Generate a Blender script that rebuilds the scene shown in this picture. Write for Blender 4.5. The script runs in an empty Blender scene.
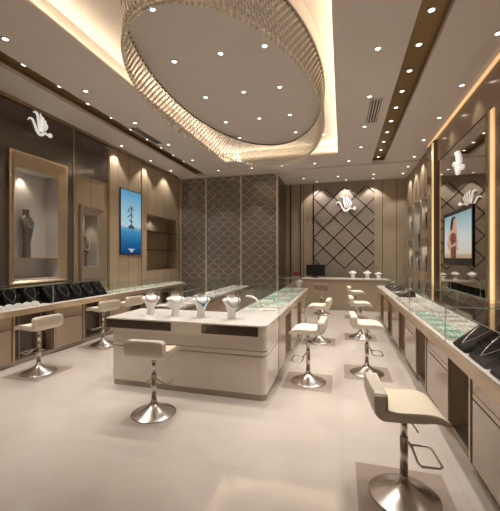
import bpy, bmesh, math, random
from mathutils import Vector, Matrix
random.seed(4)
sc = bpy.context.scene
COL = sc.collection
PI = math.pi
H = 1.6            # eye height
CZ = 4.13          # ceiling height
WL, WR = -5.05, 1.95   # inner faces of the side walls
YF, YN = 11.4, -1.5    # far wall and the wall behind the viewer

# ------------------------------------------------------------------ materials
def mat(name, col, rough=.5, metal=0., coat=0., emit=None, es=0., var=0., vscale=6., spec=.5, bump=0., trans=0.):
    m = bpy.data.materials.new(name); m.use_nodes = True
    nt = m.node_tree; b = nt.nodes['Principled BSDF']
    b.inputs['Base Color'].default_value = (*col, 1)
    b.inputs['Roughness'].default_value = rough
    b.inputs['Metallic'].default_value = metal
    b.inputs['Coat Weight'].default_value = coat
    b.inputs['Coat Roughness'].default_value = .04
    b.inputs['Specular IOR Level'].default_value = spec
    b.inputs['Transmission Weight'].default_value = trans
    if emit:
        b.inputs['Emission Color'].default_value = (*emit, 1); b.inputs['Emission Strength'].default_value = es
    if var or bump:
        tc = nt.nodes.new('ShaderNodeTexCoord'); n = nt.nodes.new('ShaderNodeTexNoise')
        n.inputs['Scale'].default_value = vscale; n.inputs['Detail'].default_value = 5
        nt.links.new(tc.outputs['Object'], n.inputs['Vector'])
        if var:
            r = nt.nodes.new('ShaderNodeValToRGB')
            r.color_ramp.elements[0].color = (*[c*(1-var) for c in col], 1); r.color_ramp.elements[0].position = .3
            r.color_ramp.elements[1].color = (*[min(1, c*(1+var)) for c in col], 1); r.color_ramp.elements[1].position = .7
            nt.links.new(n.outputs['Fac'], r.inputs['Fac']); nt.links.new(r.outputs['Color'], b.inputs['Base Color'])
        if bump:
            bp = nt.nodes.new('ShaderNodeBump'); bp.inputs['Strength'].default_value = bump; bp.inputs['Distance'].default_value = .01
            nt.links.new(n.outputs['Fac'], bp.inputs['Height']); nt.links.new(bp.outputs['Normal'], b.inputs['Normal'])
    return m

def seam_mat(name, col, axis, width, dark, rough=.45, off=0., lw=.02, metal=0.):
    """wall cladding with vertical butt joints every `width` metres along an axis"""
    m = mat(name, col, rough, metal); nt = m.node_tree; b = nt.nodes['Principled BSDF']
    tc = nt.nodes.new('ShaderNodeTexCoord'); sx = nt.nodes.new('ShaderNodeSeparateXYZ')
    nt.links.new(tc.outputs['Object'], sx.inputs[0])
    a = nt.nodes.new('ShaderNodeMath'); a.operation = 'ADD'; a.inputs[1].default_value = 100*width + off
    d = nt.nodes.new('ShaderNodeMath'); d.operation = 'DIVIDE'; d.inputs[1].default_value = width
    fr = nt.nodes.new('ShaderNodeMath'); fr.operation = 'FRACT'
    lt = nt.nodes.new('ShaderNodeMath'); lt.operation = 'LESS_THAN'; lt.inputs[1].default_value = lw/width
    nt.links.new(sx.outputs[axis], a.inputs[0]); nt.links.new(a.outputs[0], d.inputs[0])
    nt.links.new(d.outputs[0], fr.inputs[0]); nt.links.new(fr.outputs[0], lt.inputs[0])
    n = nt.nodes.new('ShaderNodeTexNoise'); n.inputs['Scale'].default_value = 3; nt.links.new(tc.outputs['Object'], n.inputs['Vector'])
    r = nt.nodes.new('ShaderNodeValToRGB')
    r.color_ramp.elements[0].color = (*[c*.93 for c in col], 1); r.color_ramp.elements[1].color = (*[c*1.07 for c in col], 1)
    nt.links.new(n.outputs['Fac'], r.inputs['Fac'])
    mx = nt.nodes.new('ShaderNodeMix'); mx.data_type = 'RGBA'
    nt.links.new(lt.outputs[0], mx.inputs['Factor']); nt.links.new(r.outputs['Color'], mx.inputs['A']); mx.inputs['B'].default_value = (*dark, 1)
    nt.links.new(mx.outputs['Result'], b.inputs['Base Color'])
    return m

def glass_mat(name, tint, gloss=1.5, rough=.0):
    m = bpy.data.materials.new(name); m.use_nodes = True; nt = m.node_tree; nt.nodes.clear()
    o = nt.nodes.new('ShaderNodeOutputMaterial'); t = nt.nodes.new('ShaderNodeBsdfTransparent'); g = nt.nodes.new('ShaderNodeBsdfGlossy')
    t.inputs[0].default_value = (*tint, 1); g.inputs['Roughness'].default_value = rough; g.inputs['Color'].default_value = (1, 1, 1, 1)
    f = nt.nodes.new('ShaderNodeFresnel'); f.inputs[0].default_value = gloss; mx = nt.nodes.new('ShaderNodeMixShader')
    # thin pane: only the outer face of the sheet reflects
    ge_ = nt.nodes.new('ShaderNodeNewGeometry'); iv = nt.nodes.new('ShaderNodeMath'); iv.operation = 'SUBTRACT'; iv.inputs[0].default_value = 1.
    mu = nt.nodes.new('ShaderNodeMath'); mu.operation = 'MULTIPLY'
    nt.links.new(ge_.outputs['Backfacing'], iv.inputs[1]); nt.links.new(iv.outputs[0], mu.inputs[0]); nt.links.new(f.outputs[0], mu.inputs[1])
    nt.links.new(mu.outputs[0], mx.inputs[0]); nt.links.new(t.outputs[0], mx.inputs[1]); nt.links.new(g.outputs[0], mx.inputs[2])
    nt.links.new(mx.outputs[0], o.inputs[0])
    return m

def ramp_emit(name, stops, axis, lo, hi, strength, noise=0.):
    """a printed / displayed picture: colours along one axis of the object, lit from behind"""
    m = mat(name, (0, 0, 0), .2); nt = m.node_tree; b = nt.nodes['Principled BSDF']
    tc = nt.nodes.new('ShaderNodeTexCoord'); sx = nt.nodes.new('ShaderNodeSeparateXYZ'); mr = nt.nodes.new('ShaderNodeMapRange')
    nt.links.new(tc.outputs['Object'], sx.inputs[0]); nt.links.new(sx.outputs[axis], mr.inputs[0])
    mr.inputs[1].default_value = lo; mr.inputs[2].default_value = hi
    r = nt.nodes.new('ShaderNodeValToRGB'); e = r.color_ramp.elements
    for i, (p, c) in enumerate(stops):
        el = e[i] if i < 2 else e.new(p)
        el.position = p; el.color = (*c, 1)
    src = mr.outputs[0]
    if noise:
        n = nt.nodes.new('ShaderNodeTexNoise'); n.inputs['Scale'].default_value = 34; n.inputs['Detail'].default_value = 4
        nt.links.new(tc.outputs['Object'], n.inputs['Vector'])
        a = nt.nodes.new('ShaderNodeMath'); a.operation = 'MULTIPLY_ADD'; a.inputs[1].default_value = noise
        s = nt.nodes.new('ShaderNodeMath'); s.operation = 'SUBTRACT'; s.inputs[1].default_value = noise/2
        nt.links.new(n.outputs['Fac'], a.inputs[0]); nt.links.new(src, a.inputs[2]); nt.links.new(a.outputs[0], s.inputs[0]); src = s.outputs[0]
    nt.links.new(src, r.inputs['Fac'])
    nt.links.new(r.outputs['Color'], b.inputs['Emission Color']); b.inputs['Emission Strength'].default_value = strength
    return m

M = {}
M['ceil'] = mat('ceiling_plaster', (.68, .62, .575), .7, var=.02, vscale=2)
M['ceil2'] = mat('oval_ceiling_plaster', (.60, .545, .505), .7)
M['wall'] = seam_mat('champagne_wall_cladding', (.40, .31, .21), 1, .42, (.2, .15, .1), off=.1)
M['wallx'] = seam_mat('champagne_wall_cladding_far', (.36, .285, .20), 0, .42, (.14, .1, .07), off=.02)
M['dark'] = mat('dark_brown_glass', (.085, .061, .049), .16, spec=.6, coat=.3)
M['darkw'] = mat('dark_brown_return', (.06, .042, .03), .25, spec=.6)
M['bronze'] = mat('bronze_groove_lining', (.30, .20, .085), .28, .75)
M['gold'] = mat('brushed_gold', (.58, .47, .33), .28, .85, var=.08, vscale=20)
M['pewter'] = mat('brushed_pewter', (.50, .43, .34), .3, .8, var=.06, vscale=20)
M['fascia'] = mat('satin_bronze_panel', (.34, .24, .15), .2, .6, coat=.3)
M['mirror'] = mat('tinted_mirror', (.62, .57, .52), .015, 1.)
M['screen_glass'] = mat('smoked_glass', (.175, .148, .126), .2, spec=.6, coat=.3)
M['lattice'] = mat('champagne_lattice', (.50, .45, .39), .4, .1)
M['strip'] = mat('dark_mirror_strip', (.045, .03, .022), .12, .4)
M['diapanel'] = mat('taupe_padded_panel', (.29, .24, .19), .5, var=.04, vscale=5)
M['white'] = mat('white_lacquer', (.82, .78, .72), .18, coat=.4)
M['deck'] = mat('white_display_deck', (.90, .88, .85), .35)
M['cream'] = mat('cream_lacquer', (.76, .69, .60), .16, coat=.5)
M['champ'] = mat('champagne_lacquer', (.46, .36, .27), .17, coat=.5)
M['champ2'] = mat('champagne_metal_edge', (.60, .47, .33), .25, .55)
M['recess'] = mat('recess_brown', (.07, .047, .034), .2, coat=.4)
M['postmetal'] = mat('pale_brushed_post', (.60, .53, .44), .35, .4)
M['plinth'] = mat('plinth_metal', (.42, .36, .30), .25, .6)
M['black'] = mat('black_velvet', (.008, .007, .007), .8, spec=.08)
M['blacktv'] = mat('black_plastic', (.012, .010, .010), .3)
M['chrome'] = mat('chrome', (.68, .65, .61), .26, 1.)
M['silver'] = mat('silver_chain', (.8, .79, .77), .2, .9)
M['leather'] = mat('lit_cream_leather', (.88, .80, .62), .38, spec=.5)  # shell leather made lighter: lamp light on the seat top put into the colour
M['shell'] = mat('shaded_cream_shell', (.74, .67, .56), .4)  # same leather, darker: shade on the outer sides put into the colour
M['brown'] = mat('shaded_brown_leather', (.32, .22, .16), .4)  # shade on the far stool's turned back, painted as brown
M['resin'] = mat('white_resin', (.88, .87, .85), .35)
M['greybust'] = mat('charcoal_bust', (.06, .045, .04), .45)
M['taupebust'] = mat('taupe_bust', (.12, .09, .078), .4)
M['red'] = mat('red_beads', (.42, .012, .03), .3)
M['teal'] = mat('turquoise_stone', (.01, .28, .42), .2)
M['pearl'] = mat('pearl', (.82, .78, .72), .22, coat=.4)
M['gunmetal'] = mat('dark_silver_beads', (.16, .16, .17), .25, .6)
M['mint'] = mat('mint_green_pad', (.34, .57, .47), .45)
M['mint2'] = mat('pale_green_pad', (.58, .72, .65), .45)
M['grey'] = mat('grey_tray', (.55, .53, .50), .4)
M['glass'] = glass_mat('clear_glass', (.985, .995, .99), 1.12)
M['tglass'] = glass_mat('smoked_top_glass', (.90, .88, .86), 1.22)
M['glassedge'] = mat('green_glass_edge', (.30, .45, .38), .15, spec=.8)
M['led'] = mat('warm_led_strip', (1, .8, .5), .5, emit=(1., .60, .27), es=.6)
M['led2'] = mat('warm_cove_led', (1, .85, .6), .5, emit=(1., .78, .5), es=1.2)
M['lens'] = mat('lamp_lens', (1, 1, 1), .3, emit=(1, .96, .9), es=3.5)
M['rim'] = mat('lamp_rim', (.75, .70, .62), .3, .3)
M['logo'] = mat('white_sign_face', (.9, .9, .88), .4, emit=(1, .97, .92), es=.4)
M['crystal'] = mat('crystal_beads', (.90, .82, .70), .15, .15, spec=.9)
M['crystal2'] = mat('dark_crystal_thread', (.13, .10, .08), .3, .4)
M['vent'] = mat('vent_black', (.02, .018, .016), .5)
M['ventslat'] = mat('vent_grey', (.20, .18, .16), .5)
M['redbag'] = mat('red_paper', (.30, .02, .02), .5)
M['inlay'] = mat('floor_inlay_stone', (.37, .30, .25), .12, coat=.3, var=.06, vscale=4)
M['niche_in'] = mat('grey_niche_lining', (.52, .50, .49), .45)
M['niche2_in'] = mat('silver_niche_lining', (.52, .49, .45), .3, .2)
M['shelfin'] = mat('shelf_lining', (.36, .28, .185), .5)
M['vinyl'] = mat('desk_front', (.40, .325, .235), .3, coat=.2)

# floor: big polished marble tiles, fine joints
m = mat('polished_cream_marble', (.64, .58, .52), .06, coat=.3); nt = m.node_tree; b = nt.nodes['Principled BSDF']
tc = nt.nodes.new('ShaderNodeTexCoord'); br = nt.nodes.new('ShaderNodeTexBrick'); br.offset = 0
br.inputs['Scale'].default_value = 1.; br.inputs['Brick Width'].default_value = .8; br.inputs['Row Height'].default_value = .8
br.inputs['Mortar Size'].default_value = .0025; br.inputs['Mortar'].default_value = (.49, .43, .38, 1)
br.inputs['Color1'].default_value = (.57, .51, .455, 1); br.inputs['Color2'].default_value = (.55, .49, .435, 1)
nz = nt.nodes.new('ShaderNodeTexNoise'); nz.inputs['Scale'].default_value = 1.3; nz.inputs['Detail'].default_value = 7; nz.inputs['Distortion'].default_value = 1.2
mx = nt.nodes.new('ShaderNodeMix'); mx.data_type = 'RGBA'; mx.blend_type = 'MULTIPLY'; mx.inputs['Factor'].default_value = .35
rr = nt.nodes.new('ShaderNodeValToRGB'); rr.color_ramp.elements[0].color = (.8, .78, .76, 1); rr.color_ramp.elements[1].color = (1, 1, 1, 1); rr.color_ramp.elements[0].position = .35; rr.color_ramp.elements[1].position = .6
nt.links.new(tc.outputs['Object'], br.inputs['Vector']); nt.links.new(tc.outputs['Object'], nz.inputs['Vector']); nt.links.new(nz.outputs['Fac'], rr.inputs[0])
nt.links.new(br.outputs['Color'], mx.inputs['A']); nt.links.new(rr.outputs[0], mx.inputs['B']); nt.links.new(mx.outputs['Result'], b.inputs['Base Color'])
M['floor'] = m

# ------------------------------------------------------------------ mesh helpers
def BM(): return bmesh.new()

def box(bm, x0, x1, y0, y1, z0, z1, bev=0., mi=0):
    vs = [bm.verts.new((x, y, z)) for z in (z0, z1) for y in (y0, y1) for x in (x0, x1)]
    fs = [(0, 2, 3, 1), (4, 5, 7, 6), (0, 1, 5, 4), (2, 6, 7, 3), (0, 4, 6, 2), (1, 3, 7, 5)]
    faces = [bm.faces.new([vs[i] for i in f]) for f in fs]
    for f in faces: f.material_index = mi
    if bev:
        es = list({e for f in faces for e in f.edges})
        bmesh.ops.bevel(bm, geom=es, offset=bev, segments=2, profile=.6, affect='EDGES')

def prism(bm, pts, fn, mi=0):
    """pts: 2-D outline; fn(u, v, k) -> 3-D, k in 0/1 for the two ends"""
    a = [bm.verts.new(fn(u, v, 0)) for u, v in pts]; c = [bm.verts.new(fn(u, v, 1)) for u, v in pts]
    n = len(pts)
    fs = [bm.faces.new(a[::-1]), bm.faces.new(c)]
    for i in range(n): fs.append(bm.faces.new((a[i], a[(i+1) % n], c[(i+1) % n], c[i])))
    for f in fs: f.material_index = mi

def tube(bm, pts, r, seg=8, closed=False, caps=True, mi=0):
    pts = [Vector(p) for p in pts]; n = len(pts); rings = []
    up = Vector((0, 0, 1))
    for i, p in enumerate(pts):
        if closed: t = pts[(i+1) % n]-pts[i-1]
        else: t = pts[min(i+1, n-1)]-pts[max(i-1, 0)]
        t.normalize()
        ref = up if abs(t.z) < .9 else Vector((1, 0, 0))
        a = t.cross(ref).normalized(); c = a.cross(t).normalized()
        rr = r[i] if isinstance(r, (list, tuple)) else r
        rings.append([bm.verts.new(p+(a*math.cos(2*PI*k/seg)+c*math.sin(2*PI*k/seg))*rr) for k in range(seg)])
    m_ = n if closed else n-1
    for i in range(m_):
        A, B = rings[i], rings[(i+1) % n]
        for k in range(seg):
            f = bm.faces.new((A[k], A[(k+1) % seg], B[(k+1) % seg], B[k])); f.smooth = True; f.material_index = mi
    if caps and not closed:
        bm.faces.new(rings[0][::-1]); bm.faces.new(rings[-1])

def lathe(bm, prof, seg=32, cx=0, cy=0, sx=1, sy=1):
    rings = []
    for r, z in prof:
        rings.append([bm.verts.new((cx+sx*r*math.cos(2*PI*k/seg), cy+sy*r*math.sin(2*PI*k/seg), z)) for k in range(seg)])
    for A, B in zip(rings, rings[1:]):
        for k in range(seg):
            f = bm.faces.new((A[k], A[(k+1) % seg], B[(k+1) % seg], B[k])); f.smooth = True
    bm.faces.new(rings[0][::-1]); bm.faces.new(rings[-1])

def bead(bm, p, r, seg=6):
    x, y, z = p
    t = bm.verts.new((x, y, z+r)); bt = bm.verts.new((x, y, z-r))
    ring = [[bm.verts.new((x+r*cr*math.cos(2*PI*k/seg), y+r*cr*math.sin(2*PI*k/seg), z+r*cz)) for k in range(seg)] for cr, cz in ((.8, .6), (.8, -.6))]
    for k in range(seg):
        j = (k+1) % seg
        for q in ((t, ring[0][k], ring[0][j]), (ring[0][k], ring[1][k], ring[1][j], ring[0][j]), (bt, ring[1][j], ring[1][k])):
            f = bm.faces.new(q); f.smooth = True

def octa(bm, p, r, h):
    x, y, z = p
    v = [bm.verts.new(q) for q in ((x+r, y, z), (x, y+r, z), (x-r, y, z), (x, y-r, z), (x, y, z+h), (x, y, z-h))]
    for i in range(4):
        bm.faces.new((v[i], v[(i+1) % 4], v[4])); bm.faces.new((v[(i+1) % 4], v[i], v[5]))

def obj(name, bm, mt, parent=None, **props):
    bmesh.ops.recalc_face_normals(bm, faces=bm.faces)
    me = bpy.data.meshes.new(name); bm.to_mesh(me); bm.free()
    for q in (mt if isinstance(mt, (list, tuple)) else [mt]): me.materials.append(M[q])
    o = bpy.data.objects.new(name, me); COL.objects.link(o)
    if parent is not None: o.parent = parent
    for k, v in props.items(): o[k] = v
    return o

def tag(o, label, cat, group=None):
    o['label'] = label; o['category'] = cat
    if group: o['group'] = group
    return o

def thing(name, label, cat, loc=(0, 0, 0), rz=0., group=None):
    o = bpy.data.objects.new(name, None); COL.objects.link(o)
    o.location = loc; o.rotation_euler = (0, 0, rz); o.empty_display_size = .1
    return tag(o, label, cat, group)

def bobj(name, args, mt, parent=None, bev=0.):
    b_ = BM()
    for a in (args if isinstance(args[0], (tuple, list)) else [args]): box(b_, *a, bev=bev)
    return obj(name, b_, mt, parent)

def struct(name, bm, mt):
    return obj(name, bm, mt, None, kind='structure')

def kids(o): return [c for c in o.children]
def dup(root, loc, rz=0., label=None, group=None):
    def cp(o, par):
        c = o.copy(); COL.objects.link(c)
        if par is not None: c.parent = par
        for ch in kids(o): cp(ch, c)
        return c
    r = cp(root, None); r.location = loc; r.rotation_euler = (0, 0, rz)
    if label: r['label'] = label
    if group: r['group'] = group
    return r

ORD = ['first', 'second', 'third', 'fourth', 'fifth', 'sixth', 'seventh', 'eighth', 'ninth', 'tenth', 'eleventh', 'twelfth', 'thirteenth', 'fourteenth', 'fifteenth', 'sixteenth', 'seventeenth', 'eighteenth']

def cells(u0, u1, v0, v1, holes):
    us = sorted({u0, u1, *[q for h in holes for q in h[:2]]}); vs = sorted({v0, v1, *[q for h in holes for q in h[2:4]]})
    for a, b_ in zip(us, us[1:]):
        for c, d in zip(vs, vs[1:]):
            m1, m2 = (a+b_)/2, (c+d)/2
            if not any(h[0] < m1 < h[1] and h[2] < m2 < h[3] for h in holes): yield a, b_, c, d

# ------------------------------------------------------------------ the room
g = BM(); box(g, WL-.5, WR+.4, YN-.2, YF+.2, -.1, 0); struct('floor', g, 'floor')

TX0, TX1, TY0, TY1, TZ = -3.10, -.0, 1.35, 8.47, 4.40     # cove tray
GL = (-4.36, -4.04, .4, 9.48); GR = (.76, 1.08, .4, 9.48)      # bronze grooves
g = BM()
for a, b_, c, d in cells(WL-.5, WR+.4, YN-.2, 9.5, [(TX0, TX1, TY0, TY1), GL, GR]): box(g, a, b_, c, d, CZ, CZ+.06)
box(g, WL-.5, WR+.4, 9.5, YF+.2, CZ-.04, CZ+.06)
box(g, TX0-.4, TX1+.4, TY0-.4, TY1+.4, TZ, TZ+.05)                       # tray soffit
for a in ((TX0-.02, TX0, TY0, TY1), (TX1, TX1+.02, TY0, TY1), (TX0, TX1, TY0-.02, TY0), (TX0, TX1, TY1, TY1+.02)): box(g, *a, CZ+.06, TZ)
struct('ceiling', g, 'ceil')
for i, (a, b_, c, d) in enumerate((GL, GR)):
    g = BM()
    box(g, a-.02, b_+.02, c-.02, d+.02, CZ+.11, CZ+.13)
    for q in ((a-.02, a-.001, c, d), (b_+.001, b_+.02, c, d), (a, b_, c-.02, c-.001), (a, b_, d+.001, d+.02)): box(g, *q, CZ+.001, CZ+.11)
    struct('trim_%d' % (i+1), g, 'bronze')
# small cove lip with the led run on its back, all round the tray
g = BM()
for q in ((TX0, TX0+.10, TY0, TY1), (TX1-.10, TX1, TY0, TY1), (TX0+.10, TX1-.10, TY0, TY0+.10), (TX0+.10, TX1-.10, TY1-.10, TY1)): box(g, *q, CZ, CZ+.03)
struct('trim_3', g, 'ceil')
# oval dropped ceiling that carries the crystal curtain
OX, OY, OA, OB = -1.45, 4.95, 1.18, 2.52
def ell(n, da=0.): return [(OX+(OA+da)*math.cos(2*PI*k/n), OY+(OB+da)*math.sin(2*PI*k/n)) for k in range(n)]
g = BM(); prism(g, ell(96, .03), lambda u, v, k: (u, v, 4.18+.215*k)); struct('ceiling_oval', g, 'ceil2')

# left wall with its openings
N1 = (4.09, 4.94, 1.22, 3.06); N2 = (5.55, 5.97, 1.39, 2.49); SH = (7.81, 9.56, 1.20, 2.78)
g = BM()
for a, b_, c, d in cells(YN, 9.75, 0, CZ, [N1, N2, SH]): box(g, WL-.06, WL, a, b_, c, d)
struct('wall_left', g, 'wall')
g = BM()
for a, b_, c, d in cells(3.0, 5.29, 1.0, 4.06, [N1]): box(g, WL+.001, WL+.025, a, b_, c, d)
box(g, WL+.001, WL+.025, 5.31, 6.28, 3.25, 4.06)
struct('trim_4', g, 'dark')
g = BM(); box(g, WL+.001, WL+.04, 5.285, 5.305, 1.0, 4.06); box(g, WL+.001, WL+.04, 6.28, 6.30, .9, 4.06); struct('trim_5', g, 'gold')
g = BM(); box(g, WL, WL+.07, YN, 9.65, 4.07, CZ-.001); struct('trim_6', g, 'fascia')
# flat pilaster panels and door-like panel joints beyond the dark glass
g = BM()
for a, b_ in ((6.34, 6.66), (7.58, 7.80)): box(g, WL+.001, WL+.03, a, b_, .1, 4.06)
struct('trim_7', g, 'wall')

# right wall
RN = []
for (a, b_) in ((8.66, 9.24), (10.34, 11.02)): RN += [(a, b_, 2.28, 3.08), (a, b_, 1.22, 2.08)]
RN += [(9.40, 10.16, 1.82, 3.08), (9.40, 10.16, 1.22, 1.76)]
g = BM()
for a, b_, c, d in cells(YN, YF+.06, 0, CZ, RN): box(g, WR, WR+.06, a, b_, c, d)
struct('wall_right', g, 'wall')
g = BM(); box(g, WR-.05, WR-.001, YN, 8.36, 3.57, 4.08); struct('trim_8', g, 'fascia')
g = BM(); box(g, WR-.07, WR-.001, YN, 8.36, 4.085, 4.125); struct('trim_9', g, 'led')
g = BM()
for k in range(6): box(g, WR-.012, WR-.001, 8.42+.5*k, 8.44+.5*k, .1, 4.06)
struct('trim_10', g, 'gold')

# far wall, smoked return, lattice wall
g = BM(); box(g, -1.95, WR+.06, YF, YF+.06, 0, CZ); struct('wall_back', g, 'wallx')
g = BM(); box(g, WL-.06, -1.87, 9.76, 9.84, 0, CZ); box(g, -1.95, -1.87, 9.84, YF, 0, CZ); struct('wall_partition', g, 'darkw')
g = BM(); box(g, WL-.06, WR+.06, YN-.06, YN, 0, CZ); struct('wall_front', g, 'wall')
g = BM(); box(g, -.91, 1.0, YF-.02, YF-.001, .9, 4.05); struct('trim_11', g, 'diapanel')
g = BM(); box(g, -.95, -.912, YF-.035, YF-.001, .3, 4.05)
for a in (-1.72, -1.38): box(g, a, a+.03, YF-.03, YF-.001, .3, 4.05)
struct('trim_12', g, 'strip')
# crossing strips on the taupe panel
g = BM(); P = .676; X0, Z0 = .075, 1.90
def dia(sign, k):
    # line: z = Z0 + sign*(x-X0) + k*P
    pts = []
    for i in range(0, 401):
        x = -.91 + 1.91*i/400; z = Z0+sign*(x-X0)+k*P
        if 1.22 < z < 3.9: pts.append((x, z))
    return (pts[0], pts[-1]) if len(pts) > 6 else None
for sgn in (1, -1):
    for k in range(-3, 5):
        q = dia(sgn, k)
        if not q: continue
        (xa, za), (xb, zb) = q
        w = .013; nx, nz_ = -sgn*w*.7071, w*.7071
        prism(g, [(xa+nx, za+nz_), (xb+nx, zb+nz_), (xb-nx, zb-nz_), (xa-nx, za-nz_)], lambda u, v, kk: (u, YF-.0205-.008*kk, v))
struct('trim_13', g, 'strip')

# smoked glass screen with ogee lattice
scr = thing('lattice_screen', 'tall smoked glass wall screen with a pale ogee lattice and upright metal posts', 'screen', (-3.46, 9.72, 0))
posts = (-5.0, -4.12, -2.97, -1.85)
for a, b_ in zip(posts, posts[1:]): bobj('glass_panel', (a+3.46, b_+3.46, .0, .03, .02, 4.08), 'screen_glass', scr)
for p in posts: bobj('post', (p+3.46-.03, p+3.46+.03, -.04, -.001, .0, 4.08), 'postmetal', scr, bev=.005)
for a, b_ in zip(posts, posts[1:]):
    g = BM(); p = .33; a0, b0 = a+.031+3.46, b_-.031+3.46
    n0 = int(math.floor((a0-1)/(p/2)))-2
    for k in range(n0, n0+40):
        base = k*p/2; pr = None
        for i in range(0, 229):
            z = .9+i*.014
            c_ = math.cos(2*PI*z/.29); c_ = math.copysign(abs(c_)**.82, c_)
            x = base+(1 if k % 2 else -1)*(p/4)*c_
            cur = (x, z)
            if pr and a0 < x < b0 and a0 < pr[0] < b0:
                w = .0065; dx, dz = cur[0]-pr[0], cur[1]-pr[1]; L = math.hypot(dx, dz); nx, nz_ = -dz/L*w, dx/L*w
                vs = [bm_v for bm_v in (g.verts.new((pr[0]+nx, -.004, pr[1]+nz_)), g.verts.new((cur[0]+nx, -.004, cur[1]+nz_)), g.verts.new((cur[0]-nx, -.004, cur[1]-nz_)), g.verts.new((pr[0]-nx, -.004, pr[1]-nz_)))]
                g.faces.new(vs)
            pr = cur
    ge = bmesh.ops.extrude_face_region(g, geom=list(g.faces))
    for v in [e for e in ge['geom'] if isinstance(e, bmesh.types.BMVert)]: v.co.y += .004
    obj('lattice', g, 'lattice', scr)

# floor insets under the stools
inl = []
# ------------------------------------------------------------------ lamps
def spot(x, y, z, power, ang=70, blend=.6, col=(1, .935, .87), tilt=(0, 0), r=.035):
    l = bpy.data.lights.new('lamp_light', 'SPOT'); l.energy = power; l.spot_size = math.radians(ang); l.spot_blend = blend
    l.color = col; l.shadow_soft_size = r
    o = bpy.data.objects.new('lamp_light', l); COL.objects.link(o); o.location = (x, y, z); o.rotation_euler = (tilt[0], tilt[1], 0)
    return o
def area(x, y, z, sx, sy, power, rot, col=(1, .82, .58)):
    l = bpy.data.lights.new('cove_light', 'AREA'); l.shape = 'RECTANGLE'; l.size = sx; l.size_y = sy; l.energy = power; l.color = col
    o = bpy.data.objects.new('cove_light', l); COL.objects.link(o); o.location = (x, y, z); o.rotation_euler = rot
    return o

proto = None
def downlight(x, y, z, label, group, power, **k):
    global proto
    if proto is None:
        t = thing('downlight', label, 'ceiling light', (x, y, z), 0, group)
        g = BM(); n = 20; ro, ri = .046, .031
        A = [[g.verts.new((r*math.cos(2*PI*i/n), r*math.sin(2*PI*i/n), h)) for i in range(n)] for r, h in ((ro, -.0005), (ro, -.007), (ri, -.009), (ri, -.0005))]
        for P_, Q in zip(A, A[1:]+A[:1]):
            for i in range(n): g.faces.new((P_[i], P_[(i+1) % n], Q[(i+1) % n], Q[i]))
        obj('rim', g, 'rim', t)
        g = BM(); lathe(g, [(.030, -.0006), (.030, -.004), (.026, -.006)], 18); obj('lens', g, 'lens', t)
        proto = t
    else: dup(proto, (x, y, z), 0, label, group)
    if power: spot(x, y, z-.03, power, **k)

PW = 62
for i in range(13):                                   # grooves, 0.6 m apart
    y = 8.36-.6*i
    downlight(-4.2, y, CZ+.11, 'small round downlight in the bronze slot by the left wall, %s from the far end' % ORD[i], 'downlights in the left ceiling slot', PW*1.15 if i % 2 == 0 else PW*.5)
for i in range(13):
    y = 9.33-.6*i
    downlight(.92, y, CZ+.11, 'small round downlight in the wide bronze slot on the right, %s from the far end' % ORD[i], 'downlights in the right ceiling slot', PW*1.15 if i % 2 == 0 else PW*.5)
for i in range(6):
    downlight(-3.76, 7.95-1.25*i, CZ, 'round downlight between the left slot and the lit tray, %s from the far end' % ORD[i], 'downlights between left slot and tray', PW*1.2)
for i in range(5):
    downlight(.42, 8.04-1.25*i, CZ, 'round downlight between the lit tray and the right slot, %s from the far end' % ORD[i], 'downlights between tray and right slot', PW*1.2)
for i, x in enumerate((-3.48, -2.47, -1.6, -.71, .17)):
    downlight(x, 9.1, CZ, 'round downlight in the row just beyond the lit tray, %s from the left' % ORD[i], 'downlights beyond the tray', PW*.8)
for i, x in enumerate((-1.17, -.12, .92)):
    downlight(x, 10.6, CZ-.04, 'round downlight in the ceiling before the diamond wall, %s from the left' % ORD[i], 'downlights before the far wall', PW*.9)
for i in range(5):
    downlight(1.70, 7.9-1.18*i, CZ, 'round downlight close to the right wall above the mirror, %s from the far end' % ORD[i], 'downlights along the right wall', PW*.55, ang=80)
k = 0
for r_, (y, xs) in enumerate(((6.85, (-2.13, -.92)), (5.99, (-2.14, -1.48, -.91)), (4.97, (-2.12, -1.48, -.91)), (3.95, (-2.13, -1.48, -.91)), (3.05, (-1.9, -1.0)))):
    rows = ('farthest', 'second', 'third', 'fourth', 'fifth')
    for j, x in enumerate(xs):
        pos = ('left', 'right') if len(xs) == 2 else ('left', 'middle', 'right')
        downlight(x, y, 4.18, '%s downlight of the %s row in the grey oval ceiling' % (pos[j], rows[r_]), 'downlights in the oval ceiling', PW*1.25, ang=42 if r_ == 0 else 64)
downlight(-2.72, 7.95, TZ, 'downlight inside the lit tray beyond the left part of the bead curtain', 'downlights inside the tray', 0)
downlight(-.40, 7.75, TZ, 'downlight inside the lit tray beyond the right part of the bead curtain', 'downlights inside the tray', 0)
# wall washers
for i, y in enumerate((6.5, 7.69, 8.75)):
    downlight(WL+.22, y, CZ, 'wall-washing downlight above the beige left wall, %s from the dark glass' % ORD[i], 'wall washers on the left', 34, ang=95, blend=.35)
for i, y in enumerate((9.15, 9.95, 10.75)):
    downlight(WR-.2, y, CZ if y < 9.5 else CZ-.04, 'wall-washing downlight over the picture niches, %s from the far wall' % ORD[2-i], 'wall washers on the right', 30, ang=95, blend=.35)
for i, x in enumerate((-.80, .12, .95)):
    downlight(x, YF-.26, CZ-.04, 'wall-washing downlight against the diamond wall, %s from the left' % ORD[i], 'wall washers on the diamond wall', 46, ang=95, blend=.35)
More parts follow.
